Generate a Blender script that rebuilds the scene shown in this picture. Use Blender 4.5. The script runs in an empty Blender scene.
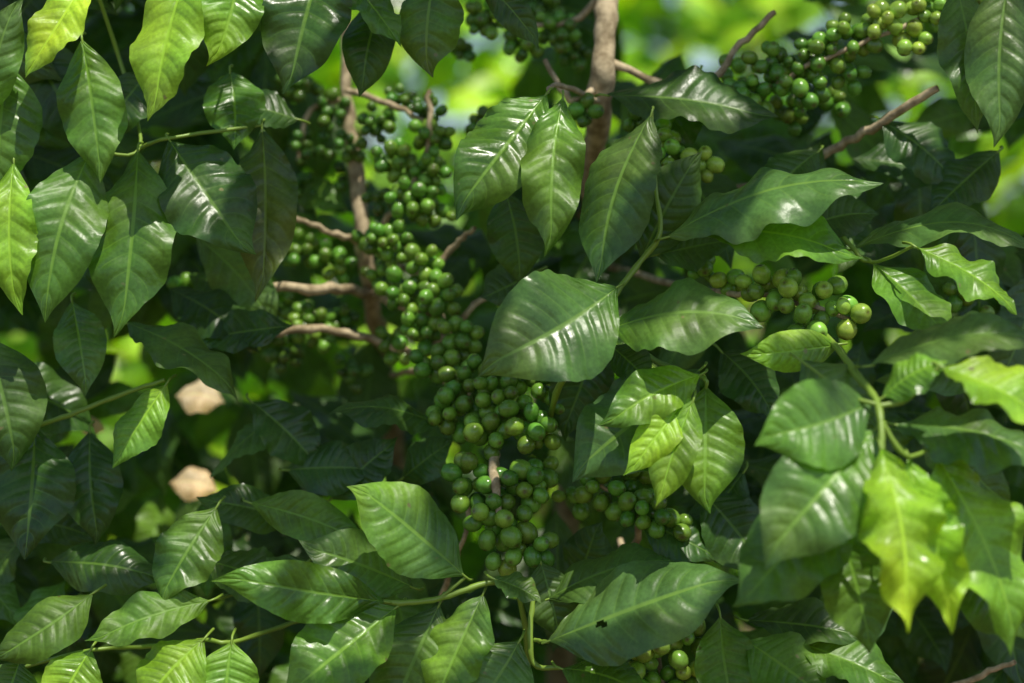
import bpy, math, random
import numpy as np
from mathutils import Vector
rng = np.random.default_rng(11)
random.seed(11)
D = 2.2
CZ = 1.2
scene = bpy.context.scene

def near(y):      # ease the nearest shoot slightly back toward the bush
    return y if y > -.1 else -.1+(y+.1)*.62
def P(px, py, y=0.0):
    y = near(y)
    k = (D + y) / D
    return np.array([(px-512)/1000*k, y, CZ + (341.5-py)/1000*k])
def nrm(v):
    return v/ (math.sqrt(float(v[0]*v[0]+v[1]*v[1]+v[2]*v[2]))+1e-12)
def cross(a,b):
    return np.array([a[1]*b[2]-a[2]*b[1], a[2]*b[0]-a[0]*b[2], a[0]*b[1]-a[1]*b[0]])
SUN = nrm(np.array([0.20, -0.36, 0.91]))

# ------------------------------------------------------------ node helpers
def mat_new(name):
    m = bpy.data.materials.new(name); m.use_nodes = True
    nt = m.node_tree; nt.nodes.clear()
    return m, nt
def N(nt, typ, **kw):
    n = nt.nodes.new(typ)
    for k, v in kw.items(): setattr(n, k, v)
    return n
def math_n(nt, op, a, b=None, c=None):
    n = nt.nodes.new('ShaderNodeMath'); n.operation = op
    for i, v in enumerate((a, b, c)):
        if v is None: continue
        if isinstance(v, (int, float)): n.inputs[i].default_value = v
        else: nt.links.new(v, n.inputs[i])
    return n.outputs[0]
def maprange(nt, v, a, b, c, d, smooth=True):
    n = nt.nodes.new('ShaderNodeMapRange')
    if smooth: n.interpolation_type = 'SMOOTHSTEP'
    nt.links.new(v, n.inputs[0])
    for i, x in enumerate((a, b, c, d)): n.inputs[i+1].default_value = x
    return n.outputs[0]
def mix(nt, fac, a, b, blend='MIX'):
    n = nt.nodes.new('ShaderNodeMix'); n.data_type = 'RGBA'; n.blend_type = blend
    for s, v in ((n.inputs[0], fac), (n.inputs[6], a), (n.inputs[7], b)):
        if isinstance(v, (int, float)): s.default_value = v
        elif isinstance(v, tuple): s.default_value = v
        else: nt.links.new(v, s)
    return n.outputs[2]

def leaf_material(name='leaf_surface', trans=0.32, rough=0.31):
    m, nt = mat_new(name)
    L = nt.links.new
    out = N(nt, 'ShaderNodeOutputMaterial')
    att = N(nt, 'ShaderNodeAttribute', attribute_name='tint')
    uv = N(nt, 'ShaderNodeUVMap', uv_map='vein')
    sep = N(nt, 'ShaderNodeSeparateXYZ'); L(uv.outputs[0], sep.inputs[0])
    a, ph = sep.outputs[0], sep.outputs[1]
    geo = N(nt, 'ShaderNodeNewGeometry')
    tc = N(nt, 'ShaderNodeTexCoord')
    pp = math_n(nt, 'PINGPONG', ph, 0.5)
    lat = maprange(nt, pp, 0.012, 0.070, 1, 0)
    lat = math_n(nt, 'MULTIPLY', lat, maprange(nt, a, 0.50, 0.95, 1, 0))
    mid = maprange(nt, a, 0.024, 0.060, 1, 0)
    n1 = N(nt, 'ShaderNodeTexNoise'); n1.inputs['Scale'].default_value = 22; n1.inputs['Detail'].default_value = 4
    L(tc.outputs['Object'], n1.inputs['Vector'])
    n2 = N(nt, 'ShaderNodeTexNoise'); n2.inputs['Scale'].default_value = 260; n2.inputs['Detail'].default_value = 3
    L(tc.outputs['Object'], n2.inputs['Vector'])
    n4 = N(nt, 'ShaderNodeTexNoise'); n4.inputs['Scale'].default_value = 9; n4.inputs['Detail'].default_value = 2
    L(tc.outputs['Object'], n4.inputs['Vector'])
    f1 = maprange(nt, n1.outputs[0], 0.3, 0.7, 0.70, 1.28)
    f2 = maprange(nt, n2.outputs[0], 0.3, 0.7, 0.88, 1.12)
    f = math_n(nt, 'MULTIPLY', f1, f2)
    vm = N(nt, 'ShaderNodeVectorMath', operation='SCALE'); L(att.outputs[0], vm.inputs[0]); L(f, vm.inputs['Scale'])
    warm = N(nt, 'ShaderNodeVectorMath', operation='MULTIPLY'); L(vm.outputs[0], warm.inputs[0]); warm.inputs[1].default_value = (1.35, 1.08, 0.8)
    base = mix(nt, maprange(nt, n4.outputs[0], 0.4, 0.65, 0, 1), vm.outputs[0], warm.outputs[0])
    pale = N(nt, 'ShaderNodeVectorMath', operation='MULTIPLY_ADD')
    L(att.outputs[0], pale.inputs[0]); pale.inputs[1].default_value = (1.4, 1.25, 1.0); pale.inputs[2].default_value = (0.07, 0.115, 0.015)
    vmask = math_n(nt, 'MAXIMUM', math_n(nt, 'MULTIPLY', mid, 0.80), math_n(nt, 'MULTIPLY', lat, 0.27))
    top = mix(nt, vmask, base, pale.outputs[0])
    vo = N(nt, 'ShaderNodeTexVoronoi'); vo.inputs['Scale'].default_value = 42
    L(tc.outputs['Object'], vo.inputs['Vector'])
    spd = math_n(nt, 'ADD', vo.outputs['Distance'], math_n(nt, 'MULTIPLY', math_n(nt, 'SUBTRACT', n2.outputs[0], 0.5), 0.25))
    spot = maprange(nt, spd, 0.05, 0.13, 1, 0)
    sepc = N(nt, 'ShaderNodeSeparateXYZ'); L(vo.outputs['Color'], sepc.inputs[0])
    spot = math_n(nt, 'MULTIPLY', spot, maprange(nt, sepc.outputs[0], 0.74, 0.78, 0, 1))
    spcol = mix(nt, sepc.outputs[1], (0.10, 0.06, 0.02, 1), (0.34, 0.32, 0.14, 1))
    top = mix(nt, math_n(nt, 'MULTIPLY', spot, 0.75), top, spcol)
    under = N(nt, 'ShaderNodeVectorMath', operation='MULTIPLY_ADD')
    L(top, under.inputs[0]); under.inputs[1].default_value = (1.2, 1.1, 1.0); under.inputs[2].default_value = (0.04, 0.065, 0.02)
    col = mix(nt, geo.outputs['Backfacing'], top, under.outputs[0])
    h = maprange(nt, pp, 0.0, 0.34, 0, 1)
    h = math_n(nt, 'MULTIPLY', h, maprange(nt, a, 0.0, 0.12, 0, 1))
    h = math_n(nt, 'MULTIPLY', h, maprange(nt, a, 0.6, 1.0, 1, 0.2))
    h = math_n(nt, 'ADD', h, math_n(nt, 'MULTIPLY', n2.outputs[0], 0.25))
    n3 = N(nt, 'ShaderNodeTexNoise'); n3.inputs['Scale'].default_value = 75; n3.inputs['Detail'].default_value = 2
    L(tc.outputs['Object'], n3.inputs['Vector'])
    h = math_n(nt, 'ADD', h, math_n(nt, 'MULTIPLY', n3.outputs[0], 1.2))
    bp = N(nt, 'ShaderNodeBump'); bp.inputs['Strength'].default_value = 0.48; bp.inputs['Distance'].default_value = 0.0014
    L(h, bp.inputs['Height'])
    pr = N(nt, 'ShaderNodeBsdfPrincipled')
    L(col, pr.inputs['Base Color']); L(bp.outputs[0], pr.inputs['Normal'])
    r = maprange(nt, n1.outputs[0], 0.3, 0.75, rough-0.05, rough+0.14)
    r = math_n(nt, 'ADD', r, maprange(nt, n4.outputs[0], 0.35, 0.7, -0.02, 0.14))
    r = math_n(nt, 'ADD', r, math_n(nt, 'MULTIPLY', geo.outputs['Backfacing'], 0.2))
    L(r, pr.inputs['Roughness'])
    pr.inputs['Specular IOR Level'].default_value = 0.5
    tr = N(nt, 'ShaderNodeBsdfTranslucent')
    tcn = N(nt, 'ShaderNodeVectorMath', operation='MULTIPLY_ADD')
    L(top, tcn.inputs[0]); tcn.inputs[1].default_value = (1.8, 1.7, 0.5); tcn.inputs[2].default_value = (0.035, 0.08, 0.0)
    L(tcn.outputs[0], tr.inputs['Color']); L(bp.outputs[0], tr.inputs['Normal'])
    ms = N(nt, 'ShaderNodeMixShader'); ms.inputs[0].default_value = trans
    L(pr.outputs[0], ms.inputs[1]); L(tr.outputs[0], ms.inputs[2]); L(ms.outputs[0], out.inputs[0])
    return m

def cherry_material():
    m, nt = mat_new('green_cherry_skin'); L = nt.links.new
    out = N(nt, 'ShaderNodeOutputMaterial')
    att = N(nt, 'ShaderNodeAttribute', attribute_name='tint')
    tc = N(nt, 'ShaderNodeTexCoord')
    n1 = N(nt, 'ShaderNodeTexNoise'); n1.inputs['Scale'].default_value = 90; n1.inputs['Detail'].default_value = 4
    L(tc.outputs['Object'], n1.inputs['Vector'])
    f = maprange(nt, n1.outputs[0], 0.3, 0.7, 0.75, 1.25)
    vm = N(nt, 'ShaderNodeVectorMath', operation='SCALE'); L(att.outputs[0], vm.inputs[0]); L(f, vm.inputs['Scale'])
    pr = N(nt, 'ShaderNodeBsdfPrincipled')
    L(vm.outputs[0], pr.inputs['Base Color'])
    L(maprange(nt, n1.outputs[0], 0.3, 0.7, 0.20, 0.34), pr.inputs['Roughness'])
    bp = N(nt, 'ShaderNodeBump'); bp.inputs['Strength'].default_value = 0.15; bp.inputs['Distance'].default_value = 0.001
    L(n1.outputs[0], bp.inputs['Height']); L(bp.outputs[0], pr.inputs['Normal'])
    L(pr.outputs[0], out.inputs[0])
    return m

def bark_material(name, c1, c2, rough=0.85, scale=60, bump=0.6):
    m, nt = mat_new(name); L = nt.links.new
    out = N(nt, 'ShaderNodeOutputMaterial')
    tc = N(nt, 'ShaderNodeTexCoord')
    n1 = N(nt, 'ShaderNodeTexNoise'); n1.inputs['Scale'].default_value = scale; n1.inputs['Detail'].default_value = 6
    n1.inputs['Roughness'].default_value = 0.65
    L(tc.outputs['Object'], n1.inputs['Vector'])
    c = mix(nt, maprange(nt, n1.outputs[0], 0.35, 0.65, 0, 1), c1+(1,), c2+(1,))
    pr = N(nt, 'ShaderNodeBsdfPrincipled'); L(c, pr.inputs['Base Color']); pr.inputs['Roughness'].default_value = rough
    bp = N(nt, 'ShaderNodeBump'); bp.inputs['Strength'].default_value = bump; bp.inputs['Distance'].default_value = 0.003
    L(n1.outputs[0], bp.inputs['Height']); L(bp.outputs[0], pr.inputs['Normal'])
    L(pr.outputs[0], out.inputs[0])
    return m

# ------------------------------------------------------------ mesh accumulators
class Acc:
    def __init__(s): s.v=[]; s.f=[]; s.uv=[]; s.t=[]; s.n=0
    def add(s, v, f, uv, tint):
        s.v.append(v); s.f.append(f+s.n); s.uv.append(uv); s.t.append(tint); s.n += len(v)
    def build(s, name, mat, parent=None):
        V = np.concatenate(s.v).astype(np.float32); F = np.concatenate(s.f).astype(np.int32)
        UV = np.concatenate(s.uv).astype(np.float32); T = np.concatenate(s.t).astype(np.float32)
        me = bpy.data.meshes.new(name)
        me.vertices.add(len(V)); me.vertices.foreach_set('co', V.ravel())
        me.loops.add(F.size); me.loops.foreach_set('vertex_index', F.ravel())
        me.polygons.add(len(F))
        me.polygons.foreach_set('loop_start', np.arange(0, F.size, 4, dtype=np.int32))
        me.polygons.foreach_set('use_smooth', np.ones(len(F), dtype=bool))
        me.update(calc_edges=True)
        uvl = me.uv_layers.new(name='vein'); uvl.data.foreach_set('uv', UV[F.ravel()].ravel())
        ca = me.color_attributes.new('tint', 'FLOAT_COLOR', 'POINT')
        ca.data.foreach_set('color', np.concatenate([T, np.ones((len(T),1),np.float32)],1).ravel())
        me.materials.append(mat)
        o = bpy.data.objects.new(name, me); scene.collection.objects.link(o)
        if parent: o.parent = parent
        return o

_tt = np.array([0,.03,.10,.20,.33,.47,.60,.72,.82,.89,.94,1.0])
_ww = np.array([0,.05,.30,.64,.92,1.0,.95,.78,.50,.27,.12,0.0])
_fine = np.linspace(0,1,401); _fw = np.interp(_fine,_tt,_ww)
_k = np.ones(25)/25; _fs = np.convolve(np.pad(_fw,12,mode='edge'),_k,'valid'); _fs[0]=0.0; _fs[-1]=0
_fs = _fs*np.clip(_fine/0.03,0.25,1)
def wprof(t): return np.interp(t,_fine,_fs)

def leaf(acc, base, tip, width, nref, tint, arch=0.08, fold=0.18, curl=0.25, sway=0.0, twist=0.0,
         ripple=1.0, nt=56, na=6, hole=None, tint2=None):
    d = tip-base; Ln = np.linalg.norm(d); d = d/Ln
    s = nrm(cross(d, nref)); n = cross(s, d)
    t = np.linspace(0,1,nt+1)[:,None]; u = np.linspace(-1,1,2*na+1)[None,:]
    u = np.sign(u)*np.abs(u)**0.9
    a = np.abs(u)
    w = wprof(t)*width/2
    NV = rng.uniform(8.5,11.0)
    ph = NV*(t-0.09*a-0.06*a*a)+rng.uniform(0,1)
    sgn = np.sign(u)
    sc = Ln/0.15
    p1, p2, p3 = rng.uniform(0,6.28,3)
    quilt = 0.0012*sc*np.abs(np.sin(np.pi*ph))*np.sin(np.pi*np.clip(a,0,1)**0.8)*wprof(t)
    rip = ripple*0.0022*sc*a**2.2*wprof(t)**0.6*np.sin(2*np.pi*ph+1.2+0.5*sgn)*(0.6+0.4*np.sin(6*t+p3))
    lf = ripple*0.0068*sc*a**1.6*wprof(t)**0.5*np.sin(2*np.pi*t*rng.uniform(1.6,3.4)+np.where(sgn>0,p1,p2))
    h = fold*a*w - curl*a*a*w + quilt + rip + lf
    th = twist*(t-0.3)
    edge = 1+0.007*np.sin(2*np.pi*ph+p1)*a*(.6+.4*np.sin(9*t+p2)) + 0.045*a*np.sin(5*t+np.where(sgn>0,p2,p3))
    off_s = u*w*(1-0.12*abs(fold))*edge
    os_ = off_s*np.cos(th)-h*np.sin(th); on_ = off_s*np.sin(th)+h*np.cos(th)
    ar = arch*Ln*(4*t*(1-t))*(0.75+0.5*t)
    hook = 0.05*Ln*np.clip((t-0.82)/0.18,0,1)**2*np.sin(p3)
    sw = sway*Ln*np.sin(np.pi*t)+hook
    V = base+ d*(Ln*t)[...,None] + n*(ar+on_)[...,None] + s*(sw+os_)[...,None]
    V = V.reshape(-1,3)
    m = 2*na+1
    i,j = np.meshgrid(np.arange(nt),np.arange(2*na),indexing='ij')
    if hole is not None:
        ok = np.ones(i.shape,bool)
        for (ht,hu,hr) in hole:
            tt=(i+0.5)/nt; uu=(j+0.5)/na-1
            dx=(tt-ht)*Ln; dy=(uu-hu)*width/2*1.25
            ok &= ~((dx**2+dy**2) < (hr*(1+0.18*np.sin(2*np.arctan2(dy,dx)+.7)+.12*np.sin(3*np.arctan2(dy,dx))))**2)
        i=i[ok]; j=j[ok]
    i=i.ravel(); j=j.ravel()
    q = i*m+j
    F = np.stack([q,q+1,q+m+1,q+m],1)
    UV = np.stack([np.broadcast_to(a,ph.shape).ravel(), ph.ravel()],1)
    T0 = np.array(tint)[None,:]*np.ones((len(V),1))
    if tint2 is not None:
        g = np.clip(np.broadcast_to(0.5+0.6*np.sin(t*3.0+p1)+0.5*(a-0.5),ph.shape).ravel()[:,None],0,1)
        T0 = T0*(1-g)+np.array(tint2)[None,:]*g
    acc.add(V,F,UV,T0)

# library of leaf shapes reused for the inner foliage
POOL={}
def pool(nt,na,n=26):
    key=(nt,na)
    if key not in POOL:
        L=[]
        for _ in range(n):
            a=Acc()
            leaf(a,np.zeros(3),np.array([1.,0,0]),rng.uniform(.42,.52),np.array([0,0,1.]),(1,1,1),arch=rng.uniform(.03,.13),
                 fold=rng.uniform(.1,.35),sway=rng.uniform(-.05,.05),twist=rng.uniform(-.5,.5),curl=rng.uniform(.1,.4),nt=nt,na=na)
            L.append((a.v[0],a.f[0],a.uv[0]))
        POOL[key]=L
    return POOL[key]
def pleaf(acc,base,d,nref,L,tint,nt,na):
    pl=pool(nt,na); v,f,uv=pl[int(rng.integers(len(pl)))]
    s=nrm(cross(d,nref)); n=cross(s,d)
    M=np.stack([d,cross(n,d),n],0)*L
    acc.add(v@M+base,f,uv,np.broadcast_to(np.asarray(tint,float),(len(v),3)))

def tube(acc, pts, radii, seg=10, tint=(1,1,1), sub=6, wob=0.0):
    pts = np.array(pts,float); radii=np.array(radii,float)
    n=len(pts)
    if n>2:
        tt=np.linspace(0,n-1,(n-1)*sub+1); R=[];Q=[]
        for x in tt:
            k=min(int(x),n-2); f=x-k
            p0=pts[max(k-1,0)];p1=pts[k];p2=pts[k+1];p3=pts[min(k+2,n-1)]
            Q.append(0.5*((2*p1)+(-p0+p2)*f+(2*p0-5*p1+4*p2-p3)*f*f+(-p0+3*p1-3*p2+p3)*f**3))
            R.append(radii[k]*(1-f)+radii[k+1]*f)
    else:
        tt=np.linspace(0,1,sub+1); Q=[pts[0]*(1-x)+pts[1]*x for x in tt]; R=[radii[0]*(1-x)+radii[1]*x for x in tt]
    Q=np.array(Q);R=np.array(R)
    if wob>0:
        Q[1:-1]+=rng.normal(0,wob,(len(Q)-2,3)); R=R*(1+rng.uniform(-0.12,0.16,len(R)))
    tg=np.gradient(Q,axis=0)
    ref=np.array([0.3,-1,0.2]); V=[]
    an=np.linspace(0,2*np.pi,seg,endpoint=False)
    for k in range(len(Q)):
        d=nrm(tg[k]); s=nrm(cross(d,ref)); b=cross(s,d)
        V.append(Q[k]+R[k]*(np.cos(an)[:,None]*s+np.sin(an)[:,None]*b))
    V=np.concatenate(V)
    F=[]
    for k in range(len(Q)-1):
        for j in range(seg):
            j2=(j+1)%seg
            F.append((k*seg+j,k*seg+j2,(k+1)*seg+j2,(k+1)*seg+j))
    acc.add(V,np.array(F),np.zeros((len(V),2)),np.ones((len(V),1))*np.array(tint)[None,:])

def cherry_template(nu=16,nv=12):
    V=[];tipm=[]
    for i in range(nv+1):
        th=math.pi*i/nv
        r=math.sin(th); z=math.cos(th)*1.10
        if i==0: z-=0.10; r=0.001
        if i==1: r*=0.62; z=1.075
        if i==2: z*=1.02
        for j in range(nu):
            an=2*math.pi*j/nu; V.append((r*math.cos(an),r*math.sin(an),z)); tipm.append(1.0 if i==0 else (0.6 if i==1 else 0))
    F=[]
    for i in range(nv):
        for j in range(nu):
            j2=(j+1)%nu
            F.append((i*nu+j,(i+1)*nu+j,(i+1)*nu+j2,i*nu+j2))
    return np.array(V),np.array(F),np.array(tipm)
CV,CF,CT = cherry_template()
def cherry(acc,c,r,axis,tint):
    z=nrm(axis); x=nrm(cross(z,np.array([0.31,0.5,0.8]))); y=cross(z,x)
    M=np.stack([x,y,z],0)
    V=(CV*np.array([r*rng.uniform(.92,1.06),r*rng.uniform(.92,1.06),r*rng.uniform(.96,1.1)]))@M+c
    t=np.array(tint)[None,:]*(1-CT[:,None])+CT[:,None]*np.array([0.09,0.075,0.025])[None,:]
    acc.add(V,CF,np.zeros((len(V),2)),t)

# ------------------------------------------------------------ tints (linear albedo)
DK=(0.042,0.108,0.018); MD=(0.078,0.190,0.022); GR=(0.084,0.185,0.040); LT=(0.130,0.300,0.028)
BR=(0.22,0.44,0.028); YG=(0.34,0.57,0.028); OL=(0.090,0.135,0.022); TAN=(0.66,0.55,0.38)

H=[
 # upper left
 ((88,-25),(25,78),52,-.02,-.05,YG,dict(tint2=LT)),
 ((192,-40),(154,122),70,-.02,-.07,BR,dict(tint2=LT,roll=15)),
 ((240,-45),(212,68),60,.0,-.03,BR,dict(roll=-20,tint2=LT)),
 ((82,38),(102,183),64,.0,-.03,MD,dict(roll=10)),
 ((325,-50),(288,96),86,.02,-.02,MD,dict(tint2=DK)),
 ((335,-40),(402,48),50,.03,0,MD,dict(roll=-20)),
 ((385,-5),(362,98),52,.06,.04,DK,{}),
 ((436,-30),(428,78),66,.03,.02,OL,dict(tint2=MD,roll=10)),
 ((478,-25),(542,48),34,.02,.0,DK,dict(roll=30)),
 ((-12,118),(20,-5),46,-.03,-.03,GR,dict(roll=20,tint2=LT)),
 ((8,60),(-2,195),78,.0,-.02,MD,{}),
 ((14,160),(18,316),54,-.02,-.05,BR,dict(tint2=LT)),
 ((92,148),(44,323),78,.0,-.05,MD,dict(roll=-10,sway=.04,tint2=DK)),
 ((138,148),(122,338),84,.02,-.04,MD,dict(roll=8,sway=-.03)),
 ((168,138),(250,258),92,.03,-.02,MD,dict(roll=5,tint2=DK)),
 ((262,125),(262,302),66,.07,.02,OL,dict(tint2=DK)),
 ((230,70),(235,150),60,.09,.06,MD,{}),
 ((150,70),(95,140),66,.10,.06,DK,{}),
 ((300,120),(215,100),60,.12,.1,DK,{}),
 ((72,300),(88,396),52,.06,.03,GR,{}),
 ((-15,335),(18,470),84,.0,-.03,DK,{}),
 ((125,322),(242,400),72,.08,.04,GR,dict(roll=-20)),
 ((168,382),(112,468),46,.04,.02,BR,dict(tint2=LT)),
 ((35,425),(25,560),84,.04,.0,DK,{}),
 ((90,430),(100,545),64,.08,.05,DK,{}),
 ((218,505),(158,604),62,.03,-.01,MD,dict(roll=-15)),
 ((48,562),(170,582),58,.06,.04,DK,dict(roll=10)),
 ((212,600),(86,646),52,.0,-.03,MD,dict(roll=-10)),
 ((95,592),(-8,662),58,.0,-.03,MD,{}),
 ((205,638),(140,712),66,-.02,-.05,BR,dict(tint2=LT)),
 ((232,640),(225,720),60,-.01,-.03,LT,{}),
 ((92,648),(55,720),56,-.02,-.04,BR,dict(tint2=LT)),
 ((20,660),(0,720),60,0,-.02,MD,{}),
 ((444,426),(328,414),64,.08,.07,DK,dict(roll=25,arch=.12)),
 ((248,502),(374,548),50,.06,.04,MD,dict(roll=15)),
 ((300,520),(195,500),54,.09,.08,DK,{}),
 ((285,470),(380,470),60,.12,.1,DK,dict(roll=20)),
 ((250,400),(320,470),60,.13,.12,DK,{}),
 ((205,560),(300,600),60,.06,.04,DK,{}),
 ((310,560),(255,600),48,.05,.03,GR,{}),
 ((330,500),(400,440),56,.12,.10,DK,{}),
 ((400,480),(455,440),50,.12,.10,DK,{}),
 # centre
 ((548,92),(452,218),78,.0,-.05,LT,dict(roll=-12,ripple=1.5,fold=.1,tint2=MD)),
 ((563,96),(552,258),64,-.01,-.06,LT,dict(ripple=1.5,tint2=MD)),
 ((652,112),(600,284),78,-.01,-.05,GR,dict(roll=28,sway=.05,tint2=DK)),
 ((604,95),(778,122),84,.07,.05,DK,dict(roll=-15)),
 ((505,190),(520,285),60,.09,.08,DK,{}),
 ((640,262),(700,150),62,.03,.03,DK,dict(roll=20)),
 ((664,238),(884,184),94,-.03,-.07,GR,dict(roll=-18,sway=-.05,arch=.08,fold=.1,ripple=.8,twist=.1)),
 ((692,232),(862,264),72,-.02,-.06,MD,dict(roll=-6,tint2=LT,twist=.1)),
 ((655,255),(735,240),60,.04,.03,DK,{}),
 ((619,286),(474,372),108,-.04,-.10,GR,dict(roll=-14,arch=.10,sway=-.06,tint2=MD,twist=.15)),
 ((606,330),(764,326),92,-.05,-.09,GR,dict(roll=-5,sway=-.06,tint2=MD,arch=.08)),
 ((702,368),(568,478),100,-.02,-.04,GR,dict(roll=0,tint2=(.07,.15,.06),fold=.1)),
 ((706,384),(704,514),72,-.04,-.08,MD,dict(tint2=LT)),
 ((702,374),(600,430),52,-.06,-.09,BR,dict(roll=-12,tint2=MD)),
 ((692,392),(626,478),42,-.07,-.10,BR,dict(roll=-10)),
 ((694,398),(658,508),44,-.08,-.11,BR,dict(roll=15,tint2=LT)),
 ((600,330),(560,440),60,.06,.05,DK,{}),
 ((720,350),(775,420),60,.06,.04,DK,{}),
 ((610,345),(650,385),44,.0,0,DK,{}),
 ((540,270),(480,300),60,.13,.12,DK,{}),
 # right
 ((872,262),(950,344),76,.0,-.04,MD,dict(roll=-15,tint2=LT)),
 ((914,246),(1018,314),56,-.06,-.09,BR,dict(ripple=1.4,roll=-8,tint2=LT)),
 ((850,250),(1050,262),74,.02,-.02,GR,dict(roll=-20,arch=.14,sway=-.10,ripple=.7)),
 ((800,230),(880,215),60,.06,.05,DK,{}),
 ((842,344),(740,356),40,-.06,-.08,LT,dict(roll=-30,tint2=BR)),
 ((955,-20),(976,134),58,.0,-.03,GR,{}),
 ((1010,-30),(1002,148),66,-.04,-.07,GR,dict(roll=15)),
 ((700,70),(650,170),60,.12,.1,DK,{}),
 ((880,120),(960,190),66,.12,.1,DK,{}),
 ((1000,150),(930,215),60,.1,.08,DK,{}),
 ((820,150),(760,215),56,.1,.08,DK,{}),
 # bottom
 ((466,577),(350,481),80,-.04,-.08,GR,dict(roll=0,tint2=LT,fold=.08,ripple=.6,arch=.05)),
 ((415,588),(296,545),62,-.02,-.05,GR,dict(roll=-18)),
 ((388,602),(212,574),56,-.05,-.09,MD,dict(roll=-25,arch=.1,tint2=LT)),
 ((398,606),(282,700),84,-.05,-.10,MD,dict(roll=-5,tint2=LT)),
 ((440,603),(385,730),78,-.03,-.06,MD,dict(tint2=GR)),
 ((484,592),(432,712),64,-.03,-.07,GR,dict(roll=10,tint2=LT)),
 ((492,578),(542,602),40,-.04,-.05,GR,dict(roll=-20)),
 ((546,642),(744,574),104,-.05,-.10,GR,dict(roll=-4,fold=.08,arch=.07,sway=.03,tint2=(.09,.19,.045),hole=[(.30,.08,.0055)],ripple=.7,nt=130,na=18)),
 ((545,600),(680,560),70,-.01,-.03,DK,dict(roll=-20)),
 ((520,640),(470,715),66,-.04,-.07,GR,{}),
 ((560,668),(650,700),60,-.05,-.08,MD,dict(roll=-10)),
 ((540,560),(560,640),50,.0,-.01,DK,{}),
 ((720,615),(735,720),60,.0,-.03,MD,{}),
 ((745,620),(870,640),60,.03,.0,DK,dict(roll=-15)),
 ((745,640),(830,705),72,-.01,-.04,MD,{}),
 ((790,640),(905,690),66,.0,-.03,MD,dict(roll=-10)),
 ((640,520),(720,560),56,.04,.03,DK,{}),
 ((700,490),(770,580),70,.05,.03,DK,{}),
 ((745,470),(690,560),56,.07,.05,DK,{}),
 ((575,590),(600,520),56,.09,.07,DK,{}),
 # near, softly defocused shoot on the right
 ((872,402),(752,440),80,-.34,-.40,GR,dict(roll=-16,arch=.10,sway=-.06,tint2=LT,ripple=.7)),
 ((876,428),(758,566),90,-.36,-.44,LT,dict(roll=-8,arch=.08,tint2=GR,ripple=.7)),
 ((860,500),(738,612),84,-.30,-.36,MD,dict(roll=-4)),
 ((880,446),(904,634),66,-.40,-.48,YG,dict(ripple=2.2,tint2=BR,roll=-12,fold=.35)),
 ((908,456),(960,632),58,-.36,-.42,YG,dict(ripple=1.8,tint2=BR,roll=25,fold=.3)),
 ((930,446),(1018,654),84,-.32,-.37,LT,dict(roll=-10,ripple=1.6,tint2=BR)),
 ((868,366),(1050,344),66,-.28,-.30,GR,dict(roll=-20,arch=.12,ripple=.7)),
 ((940,366),(1060,438),74,-.38,-.44,BR,dict(roll=-20,tint2=YG)),
 ((882,398),(948,362),44,-.35,-.37,BR,dict(roll=-10,tint2=LT)),
 ((892,424),(1050,462),86,-.30,-.34,GR,dict(roll=-25)),
 ((838,520),(872,654),66,-.26,-.30,MD,{}),
 ((960,560),(1030,640),70,-.24,-.28,MD,{}),
 ((800,360),(880,430),66,-.2,-.24,GR,dict(roll=-10)),
]
hero=Acc(); pet=Acc()
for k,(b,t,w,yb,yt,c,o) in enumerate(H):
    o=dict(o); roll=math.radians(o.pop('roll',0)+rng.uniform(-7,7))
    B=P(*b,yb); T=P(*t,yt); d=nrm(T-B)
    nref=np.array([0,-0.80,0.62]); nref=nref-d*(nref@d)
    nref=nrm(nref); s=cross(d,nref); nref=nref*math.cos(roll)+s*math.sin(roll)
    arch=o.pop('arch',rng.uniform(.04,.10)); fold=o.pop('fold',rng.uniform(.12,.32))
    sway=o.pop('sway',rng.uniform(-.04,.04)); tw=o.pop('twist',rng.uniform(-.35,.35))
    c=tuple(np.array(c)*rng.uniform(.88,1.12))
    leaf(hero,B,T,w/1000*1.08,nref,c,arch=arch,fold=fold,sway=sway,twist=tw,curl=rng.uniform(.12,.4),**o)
    tube(pet,[B+d*0.006,B-d*0.004,B-d*0.008+np.array([0,.022,.0])],[.0011,.0013,.0016],seg=6,sub=2,tint=(.09,.17,.03))

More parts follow.
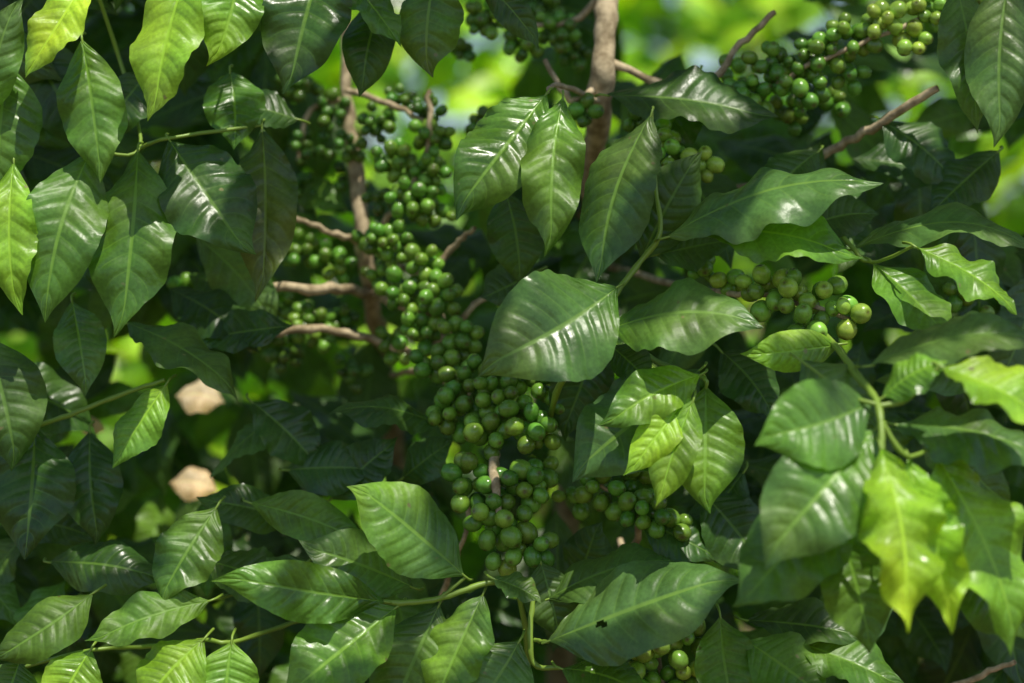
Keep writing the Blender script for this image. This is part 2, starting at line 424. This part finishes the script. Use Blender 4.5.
# ------------------------------------------------------------ sun-fleck gaps (overhead leaves left out so sun reaches chosen spots)
T_=[(885,520,-.44,.06),(900,480,-.42,.05),(960,560,-.40,.06),(800,488,-.40,.030),(830,460,-.40,.020),(1000,400,-.42,.06),(915,380,-.36,.03),
 (1000,600,-.36,.03),(550,318,-.09,.022),(572,345,-.08,.010),(728,335,-.08,.022),(598,325,-.05,.012),
 (165,40,-.04,.07),(50,20,-.04,.05),(215,20,-.02,.04),(18,240,-.04,.06),(655,440,-.09,.05),
 (615,412,-.08,.025),(135,425,.03,.035),(165,670,-.04,.05),(65,690,-.03,.04),(228,680,-.02,.03),(965,275,-.07,.05),(495,150,-.03,.030),(562,165,-.04,.026),
 (800,300,-.02,.05),(840,315,-.03,.03),(350,565,-.05,.014),(335,650,-.07,.020),(460,640,-.05,.018),(400,520,-.07,.018),(690,592,-.09,.018),
 (820,185,-.06,.024),(780,250,-.04,.020),
 (200,402,.42,.05),(195,487,.42,.05),(372,205,.3,.03),(352,120,.34,.03),(500,385,.05,.022),(905,300,-.02,.022),(712,440,-.06,.02),
 (420,250,.2,.03),(300,290,.25,.04),(340,300,.22,.03),(260,288,.2,.03),(395,355,.2,.025),(880,115,.12,.035),(605,40,.2,.045),(850,50,.11,.04),(915,25,.1,.04),(690,150,.06,.03),(505,500,.0,.022),
 (60,250,-.03,.016),(200,190,.0,.016),(300,40,.0,.020),(990,60,-.06,.020),
 (200,540,.0,.018),(40,610,-.02,.018),(620,160,-.03,.014),(850,670,-.02,.018)]
TP=np.array([P(a,b,y) for a,b,y,r in T_]); TR=np.array([r for *_,r in T_])
def leaf_blocks(c,d,n,L,grow=0.004):
    v=c-TP; s=v@SUN; perp=v-np.outer(s,SUN)
    dd=nrm(d-SUN*(d@SUN)); ss=cross(SUN,dd)
    k=abs(d@dd)
    pd=np.abs(perp@dd)/(L*.5*k+TR+grow); ps=np.abs(perp@ss)/(L*.25+TR+grow)
    return bool(np.any((s>0.012)&(pd*pd+ps*ps<1)))

# ------------------------------------------------------------ fill foliage of the same bush
HOLES=[(450,98,34),(398,68,28),(722,18,40),(668,8,26),(500,50,14),(765,35,16),(1004,166,12),(340,60,10)]
def px_of(c):
    k=D/(D+c[1]); return 512+c[0]*1000*k, 341.5-(c[2]-CZ)*1000*k
def in_hole(c, m):
    a,b=px_of(c)
    return any((a-x)**2+(b-y)**2<(r+m)**2 for x,y,r in HOLES)
def rnd_dir():
    ang=rng.uniform(-1.35,1.35)
    d=nrm(np.array([math.sin(ang),rng.uniform(-.55,.25),-math.cos(ang)*rng.uniform(.4,1.0)+.05]))
    nref=nrm(np.array([rng.normal(0,.3),-.75,.6+rng.normal(0,.25)]))
    return d,nref
fill=Acc()
def band(n,y0,y1,tints,skip,nt=24,na=3,box=(-420,1440,-430,1050),Lr=(.10,.165),hm=50,beams=True):
    for _ in range(n):
        c=P(rng.uniform(box[0],box[1]),rng.uniform(box[2],box[3]),rng.uniform(y0,y1))
        a,b=px_of(c)
        if skip(a,b): continue
        if in_hole(c,hm): continue
        if c[1]<.5 and ((a-200)**2+(b-402)**2<48**2 or (a-194)**2+(b-487)**2<48**2): continue
        L=rng.uniform(*Lr)
        d,nr=rnd_dir()
        if beams and leaf_blocks(c,d,nr,L): continue
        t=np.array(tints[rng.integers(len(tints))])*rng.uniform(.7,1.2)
        pleaf(fill,c-d*L/2,d,nr,L,t,nt,na)
def skipA(a,b):
    if 265<a<600 and 20<b<570: return True
    if 600<a<720 and 90<b<200: return True
    if 700<a<1000 and -20<b<140: return True
    if 730<a<890 and 250<b<350: return True
    if 570<a<710 and 460<b<700: return True
    return False
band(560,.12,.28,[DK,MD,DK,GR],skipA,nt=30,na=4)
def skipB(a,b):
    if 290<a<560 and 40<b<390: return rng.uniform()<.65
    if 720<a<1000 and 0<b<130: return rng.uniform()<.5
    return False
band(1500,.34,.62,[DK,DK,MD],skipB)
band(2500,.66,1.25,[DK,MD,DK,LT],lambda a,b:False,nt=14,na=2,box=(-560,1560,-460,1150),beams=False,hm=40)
for (a,b,y,r) in [(200,400,.44,.030),(194,487,.44,.030),(92,428,.40,.016)]:  # pale tan leaves stand in for bright light through gaps
    c=P(a,b,y); d=nrm(np.array([.9,0,-.15])); leaf(fill,c-d*r,c+d*r,r*1.7,np.array([0,-.8,.6]),TAN,arch=.2,fold=.4,curl=.6,nt=40,na=6,ripple=1.2)

# ------------------------------------------------------------ cherries
ch=Acc()
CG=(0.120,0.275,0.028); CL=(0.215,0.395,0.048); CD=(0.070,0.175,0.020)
ALLC=np.zeros((0,3)); ALLR=np.zeros(0)
def strand(pts,y,spread,dia,count,tint,ysq=.8):
    global ALLC,ALLR
    pts=[P(a,b,y) for a,b in pts]; k=(D+y)/D; placed=0; tries=0
    seg=[np.linalg.norm(pts[i+1]-pts[i]) for i in range(len(pts)-1)]; tot=sum(seg)
    r0=dia/2000*k
    while placed<count and tries<count*40:
        tries+=1
        x=rng.uniform(0,tot); i=0
        while i<len(seg)-1 and x>seg[i]: x-=seg[i]; i+=1
        ax=pts[i]+(pts[i+1]-pts[i])*(x/max(seg[i],1e-6))
        o=nrm(rng.normal(0,1,3))*spread/1000*k*rng.uniform(.15,1)**.6; o[1]*=ysq
        c=ax+o; r=r0*rng.uniform(.76,1.08)
        if len(ALLR) and np.any(((ALLC-c)**2).sum(1)<(.92*(ALLR+r))**2): continue
        ALLC=np.vstack([ALLC,c]); ALLR=np.append(ALLR,r); placed+=1
        axd=nrm(o)+np.array([0,-.25,-.15])+rng.normal(0,.25,3)
        t=np.array(tint)*rng.uniform(.65,1.3)*np.array([rng.uniform(.8,1.35),1,1])
        cherry(ch,c,r,axd,t)
def node(a,b,y,sp,dia,n,tint): strand([(a-sp*.3,b-3),(a+sp*.3,b+3)],y,sp,dia,n,tint)
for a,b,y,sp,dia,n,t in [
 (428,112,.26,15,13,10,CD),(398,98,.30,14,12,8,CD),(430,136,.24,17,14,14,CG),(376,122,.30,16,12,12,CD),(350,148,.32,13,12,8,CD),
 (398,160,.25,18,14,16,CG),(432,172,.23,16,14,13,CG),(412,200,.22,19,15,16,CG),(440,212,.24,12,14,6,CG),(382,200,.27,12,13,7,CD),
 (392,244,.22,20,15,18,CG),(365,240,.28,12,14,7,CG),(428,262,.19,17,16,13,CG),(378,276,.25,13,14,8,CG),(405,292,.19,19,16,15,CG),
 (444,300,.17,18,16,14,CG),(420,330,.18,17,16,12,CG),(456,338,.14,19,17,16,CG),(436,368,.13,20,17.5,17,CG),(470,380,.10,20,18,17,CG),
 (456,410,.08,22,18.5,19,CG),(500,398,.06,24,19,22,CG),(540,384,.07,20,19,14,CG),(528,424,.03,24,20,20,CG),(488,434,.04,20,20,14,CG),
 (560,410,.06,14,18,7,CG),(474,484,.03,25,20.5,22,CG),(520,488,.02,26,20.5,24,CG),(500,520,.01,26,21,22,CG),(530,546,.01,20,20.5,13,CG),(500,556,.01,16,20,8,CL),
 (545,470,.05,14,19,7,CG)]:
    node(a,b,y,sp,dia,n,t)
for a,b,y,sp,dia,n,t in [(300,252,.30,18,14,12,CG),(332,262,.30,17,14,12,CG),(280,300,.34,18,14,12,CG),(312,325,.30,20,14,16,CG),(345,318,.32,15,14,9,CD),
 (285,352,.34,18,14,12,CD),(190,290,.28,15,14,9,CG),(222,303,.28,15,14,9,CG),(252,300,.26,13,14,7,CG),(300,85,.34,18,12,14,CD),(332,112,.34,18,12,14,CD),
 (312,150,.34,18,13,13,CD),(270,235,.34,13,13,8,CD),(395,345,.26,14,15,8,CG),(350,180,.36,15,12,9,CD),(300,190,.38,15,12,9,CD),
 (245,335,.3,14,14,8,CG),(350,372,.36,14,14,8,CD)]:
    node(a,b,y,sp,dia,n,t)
for a,b,y,sp,dia,n,t in [(484,20,.28,17,14,12,CG),(520,42,.28,17,14,13,CG),(556,30,.28,18,14,13,CG),(540,6,.3,16,14,10,CD),(478,122,.3,14,13,8,CD),
 (586,112,.16,13,15,6,CG),(640,122,.14,12,15,6,CG),(664,134,.07,14,17,8,CL),(676,158,.06,17,17,10,CL),(704,163,.06,12,17,6,CL),
 (575,55,.3,14,13,8,CD),(460,48,.34,12,13,6,CD)]:
    node(a,b,y,sp,dia,n,t)
for a,b,y,sp,dia,n,t in [(750,96,.14,19,16,13,CG),(772,66,.14,20,16,14,CG),(800,84,.12,20,17,13,CG),(818,54,.12,20,17,13,CG),(845,70,.12,16,17,9,CG),
 (852,38,.11,19,17,12,CG),(886,22,.10,18,17,12,CL),(912,40,.10,14,17,8,CL),(930,12,.10,16,17,10,CL),(962,20,.1,13,17,7,CL),(985,-4,.1,14,16,8,CL),
 (790,112,.18,16,16,8,CG),(835,104,.18,14,16,7,CG),(735,70,.2,12,15,6,CG)]:
    node(a,b,y,sp,dia,n,t)
for a,b,y,sp,dia,n,t in [(766,292,.0,20,20,13,CL),(798,296,-.02,18,20,11,CL),(826,300,-.02,20,20,13,CL),(850,318,-.03,16,20,8,CL),(806,324,-.03,17,20,8,CL),
 (705,268,.06,12,16,6,CG),(732,280,.05,12,17,6,CL),(962,298,.1,13,17,6,CG),(985,322,.1,14,17,7,CG)]:
    node(a,b,y,sp,dia,n,t)
for a,b,y,sp,dia,n,t in [(600,488,.05,17,18,9,CG),(626,502,.04,18,19,11,CG),(652,512,.03,18,19,11,CG),(676,522,.03,14,19,7,CG),(640,480,.06,14,18,6,CG),
 (640,658,.0,19,20,11,CL),(668,648,-.01,18,20,10,CL),(692,634,.0,14,20,6,CG),(655,688,.0,20,20,11,CG),(684,672,.0,15,20,6,CL),
 (572,500,.08,12,17,5,CG),(700,474,.06,11,16,4,CG)]:
    node(a,b,y,sp,dia,n,t)

# ------------------------------------------------------------ woody parts
bark=Acc(); green=Acc()
def br(pts,w,wob=.0012,acc=bark,seg=10,sub=6):
    Q=[P(a,b,y) for a,b,y in pts]; R=[x/2000*(D+p[2])/D for x,p in zip(w,pts)]
    tube(acc,Q,R,seg=seg,sub=sub,wob=wob)
br([(612,-420,.26),(610,-60,.22),(606,20,.2),(601,90,.2),(594,160,.32),(585,260,.55),(575,420,.72),(560,700,.78),(545,1330,.70)],[14,20,23,24,25,26,27,30,38],wob=.0015,seg=14)
br([(335,-200,.36),(345,60,.34),(352,140,.34),(366,250,.32),(374,310,.40),(385,380,.62),(400,560,.75),(430,1330,.70)],[8,11,14,17,18,19,24,30],wob=.0016,seg=14)
br([(372,292,.36),(330,289,.24),(262,286,.2),(215,282,.18)],[10,11,10,6])
br([(372,292,.36),(405,308,.22),(440,318,.2),(452,380,.14),(490,430,.08),(505,540,.04)],[11,11,9,7,6,5])
br([(228,346,.2),(270,333,.22),(330,330,.24),(380,342,.26),(425,358,.24)],[9,9,8,8,7])
br([(250,442,.32),(330,450,.4),(390,430,.7)],[5,6,7])
br([(366,245,.3),(330,232,.26),(295,218,.24)],[8,6,5])
br([(366,245,.3),(395,210,.26),(425,160,.24),(430,90,.24)],[8,7,6,5])
br([(345,90,.3),(390,105,.27),(430,125,.25)],[7,6,5])
br([(400,265,.27),(425,275,.24),(455,245,.22),(475,228,.2)],[6,7,6,4])
br([(430,350,.2),(470,310,.22),(500,285,.24)],[6,6,5])
br([(600,85,.2),(570,100,.16),(545,60,.18)],[7,6,5])
br([(600,100,.2),(560,85,.1),(548,92,.03)],[7,5,4])
br([(590,220,.45),(700,200,.26),(770,180,.2),(832,150,.16),(880,124,.12),(938,88,.08)],[10,9,8,9,9,7])
br([(606,60,.2),(690,90,.18),(740,45,.16),(775,12,.14)],[9,8,7,6])
br([(740,110,.18),(800,70,.12),(870,40,.1),(960,5,.1),(1030,-20,.1)],[6,5,5,5,4])
br([(940,690,.1),(975,678,.08),(1015,662,.05)],[5,6,5])
br([(565,640,.76),(610,580,.25),(640,520,.08),(600,485,.05)],[8,7,6,4])
br([(495,430,.08),(493,470,.02),(500,520,.0)],[9,10,6])
br([(470,500,.1),(462,540,.1),(440,600,.15)],[5,5,6])
br([(585,260,.55),(700,290,.12),(770,296,.0),(850,320,-.02)],[8,6,5,5])
br([(385,380,.6),(420,370,.25),(470,395,.2)],[6,6,5])
br([(606,-10,.25),(560,25,.28),(480,15,.28)],[7,6,4])
br([(345,100,.34),(310,110,.34),(298,160,.34)],[7,5,4])
br([(620,540,.2),(650,620,.05),(665,690,.0)],[6,6,4])
def gs(pts,w): br(pts,w,wob=.0003,acc=green)
gs([(545,440,.1),(560,385,.0),(590,350,-.03),(612,300,-.03),(640,262,-.01),(660,232,-.01),(655,180,.01),(652,112,.0)],[5,7,7,6.5,6,5,4,3])
gs([(590,350,-.03),(606,330,-.05)],[5,4])
gs([(585,300,.15),(640,350,.05),(680,372,-.01),(704,378,-.05),(706,388,-.05)],[5,5,5,5,3])
gs([(360,598,-.03),(400,603,-.05),(440,598,-.04),(495,582,-.03),(520,600,-.01),(530,690,.05)],[4,6,6,6,6,6])
gs([(440,598,-.04),(466,577,-.04)],[4,3])
gs([(533,600,-.02),(530,640,-.03),(535,665,-.03),(560,668,-.04)],[5,6,6,4])
gs([(535,640,-.03),(548,642,-.05)],[4,4])
gs([(790,300,.05),(830,340,-.05),(858,376,-.26),(878,405,-.36),(882,450,-.40)],[5,6,8,8,6])
gs([(880,405,-.36),(905,400,-.36),(940,366,-.38)],[6,6,4])
gs([(880,420,-.38),(905,455,-.38),(928,450,-.34)],[7,6,4])
gs([(880,405,-.36),(850,395,-.34),(800,360,-.24)],[5,4,3])
gs([(30,428,.06),(70,415,.06),(120,395,.06),(165,380,.05)],[5,5,5,4])
gs([(85,-40,.05),(120,60,.12),(140,148,.05),(92,150,.02)],[5,4,4,3])
gs([(140,148,.05),(170,138,.03),(262,125,.07)],[4,4,3])
gs([(800,180,.15),(850,245,.02),(872,262,.0),(914,246,-.05)],[5,5,4,3])
gs([(20,668,.03),(92,650,.0),(150,646,.03),(206,640,.0),(232,642,.0),(300,620,.08)],[4,4,4.5,4.5,4.5,5])
gs([(212,600,.02),(240,590,.06),(260,560,.1)],[3,4,4])

# ------------------------------------------------------------ plant assembly
leafmat=leaf_material()
plant=bpy.data.objects.new('coffee_plant',None); scene.collection.objects.link(plant)
hero.build('leaves',leafmat,plant); fill.build('inner_leaves',leafmat,plant)
ch.build('green_coffee_cherries',cherry_material(),plant)
bk=bark_material('coffee_bark',(0.24,0.18,0.095),(0.56,0.45,0.28))
bark.build('woody_branches',bk,plant)
sm,snt=mat_new('green_stem')
o_=N(snt,'ShaderNodeOutputMaterial'); p_=N(snt,'ShaderNodeBsdfPrincipled'); p_.inputs['Base Color'].default_value=(.19,.30,.035,1); p_.inputs['Roughness'].default_value=.42
snt.links.new(p_.outputs[0],o_.inputs[0])
green.build('green_shoots',sm,plant); pet.build('leaf_stalks',sm,plant)

# ------------------------------------------------------------ sunlit plants in the rows behind
def sunny_dir():
    an=rng.uniform(0,6.283)
    d=nrm(np.array([math.cos(an),math.sin(an)-.3,-rng.uniform(.1,.9)]))
    return d, nrm(SUN+rng.normal(0,.35,3)+np.array([0,-.25,0]))
row=Acc()
for _ in range(6400):
    x=rng.uniform(-3.0,3.0); z=rng.uniform(.05,2.9); y=3.1+rng.uniform(-.45,.7)+.35*math.sin(2.3*x)
    t=np.array([YG,BR,BR,YG,(0.32,.56,.06)][rng.integers(5)])*rng.uniform(.85,1.2)
    L=rng.uniform(.14,.21); d,nr=sunny_dir()
    pleaf(row,np.array([x,y,z])-d*L/2,d,nr,L,t,6,1)
hedge=bpy.data.objects.new('coffee_hedge',None); scene.collection.objects.link(hedge)
row.build('hedge_leaves',leafmat,hedge)
rs=Acc()
for x in np.linspace(-2.9,2.9,7):
    tube(rs,[np.array([x,3.4,-.02]),np.array([x+.1,3.4,1.2]),np.array([x-.05,3.45,2.7])],[.035,.028,.01],seg=8,sub=5,wob=.004)
rs.build('hedge_stems',bk,hedge)
row=Acc()
for _ in range(6000):
    x=rng.uniform(-6,6); z=rng.uniform(.05,5.0); y=7+rng.uniform(-.6,.9)+.6*math.sin(1.3*x)
    t=np.array([BR,YG,BR,LT][rng.integers(4)])*rng.uniform(.6,1.2)
    L=rng.uniform(.30,.44); d,nr=sunny_dir()
    pleaf(row,np.array([x,y,z])-d*L/2,d,nr,L,t,6,1)
thk=bpy.data.objects.new('background_thicket',None); scene.collection.objects.link(thk)
row.build('thicket_leaves',leafmat,thk)
rs=Acc()
for x in np.linspace(-6,6,8):
    tube(rs,[np.array([x,7.3,-.02]),np.array([x+.2,7.3,2.2]),np.array([x-.1,7.4,4.7])],[.08,.06,.02],seg=8,sub=5,wob=.01)
rs.build('thicket_trunks',bk,thk)

# ------------------------------------------------------------ unseen shade tree overhead, small leaflets left out to aim sun flecks
can=Acc(); kept=0
for _ in range(9000):
    c0=np.array([rng.uniform(-.75,.75),rng.uniform(-.6,.8),CZ+.1])
    s=rng.uniform(1.2,1.7)
    c=c0+SUN*s
    L=rng.uniform(.055,.085); an=rng.uniform(0,6.28)
    d=nrm(np.array([math.cos(an),math.sin(an),-.2])); nref=nrm(np.array([rng.normal(0,.25),rng.normal(0,.25),1]))
    if leaf_blocks(c,d,nref,L): continue
    kept+=1
    pleaf(can,c-d*L/2,d,nref,L,np.array(LT)*rng.uniform(.6,1.0),4,1)
print('canopy leaflets kept',kept)
tree=bpy.data.objects.new('shade_tree',None); scene.collection.objects.link(tree)
can.build('crown_leaves',leafmat,tree)
tb=Acc()
tube(tb,[np.array([2.6,-.1,-.05]),np.array([2.5,-.1,1.2]),np.array([2.2,-.1,2.3]),np.array([1.6,-.05,2.75]),np.array([.6,0,2.95]),np.array([-.5,0,3.0])],[.13,.11,.09,.06,.03,.012],seg=14,wob=.006)
for a,b in (((1.6,-.05,2.75),(1.2,.7,2.85)),((.6,0,2.95),(.3,.7,2.95)),((1.6,-.05,2.75),(1.4,-1.2,2.8)),((0,0,2.97),(-.5,.7,2.95))):
    tube(tb,[np.array(a),(np.array(a)+np.array(b))/2+.04,np.array(b)],[.03,.02,.008],seg=8,wob=.004)
tb.build('trunk_and_limbs',bk,tree)

# ------------------------------------------------------------ ground
bpy.ops.mesh.primitive_grid_add(x_subdivisions=160,y_subdivisions=160,size=1)
g=bpy.context.object; g.name='ground'
co=np.empty(len(g.data.vertices)*3,np.float32); g.data.vertices.foreach_get('co',co); co=co.reshape(-1,3)
r=np.sign(co[:,:2])*(np.abs(co[:,:2])*2)**3*300; co[:,:2]=r
co[:,2]=.03*np.sin(co[:,0]*3.1)*np.sin(co[:,1]*2.3+1)+.015*np.sin(co[:,0]*9+co[:,1]*7)
g.data.vertices.foreach_set('co',co.ravel()); g.data.update()
g.data.materials.append(bark_material('soil_and_litter',(0.06,0.04,0.022),(0.18,0.12,0.065),rough=.95,scale=14,bump=.8))

# ------------------------------------------------------------ world, sun, camera
w=bpy.data.worlds.new('World'); scene.world=w; w.use_nodes=True
nt=w.node_tree; bg=nt.nodes['Background']
sky=nt.nodes.new('ShaderNodeTexSky'); sky.sky_type='NISHITA'; sky.sun_disc=False
sky.sun_elevation=math.asin(SUN[2]); sky.sun_rotation=math.atan2(SUN[0],SUN[1])
sky.dust_density=1.0; sky.ozone_density=0.2; sky.air_density=1.0
nt.links.new(sky.outputs[0],bg.inputs[0]); bg.inputs[1].default_value=.15
sl=bpy.data.lights.new('sun','SUN'); sl.energy=5; sl.angle=math.radians(.5); sl.color=(1,.95,.84)
so=bpy.data.objects.new('sun',sl); scene.collection.objects.link(so)
so.rotation_euler=Vector(SUN).to_track_quat('Z','Y').to_euler(); so.location=(0,0,6)
cam=bpy.data.cameras.new('camera'); co_=bpy.data.objects.new('camera',cam); scene.collection.objects.link(co_)
co_.location=(0,-D,CZ); co_.rotation_euler=(math.radians(90),0,0)
cam.sensor_width=36; cam.lens=36*D/1.024; cam.clip_end=2000; cam.clip_start=.05
cam.dof.use_dof=True; cam.dof.focus_distance=D-.03; cam.dof.aperture_fstop=2.3
scene.camera=co_
scene.view_settings.view_transform='Standard'; scene.view_settings.look='None'; scene.view_settings.exposure=0
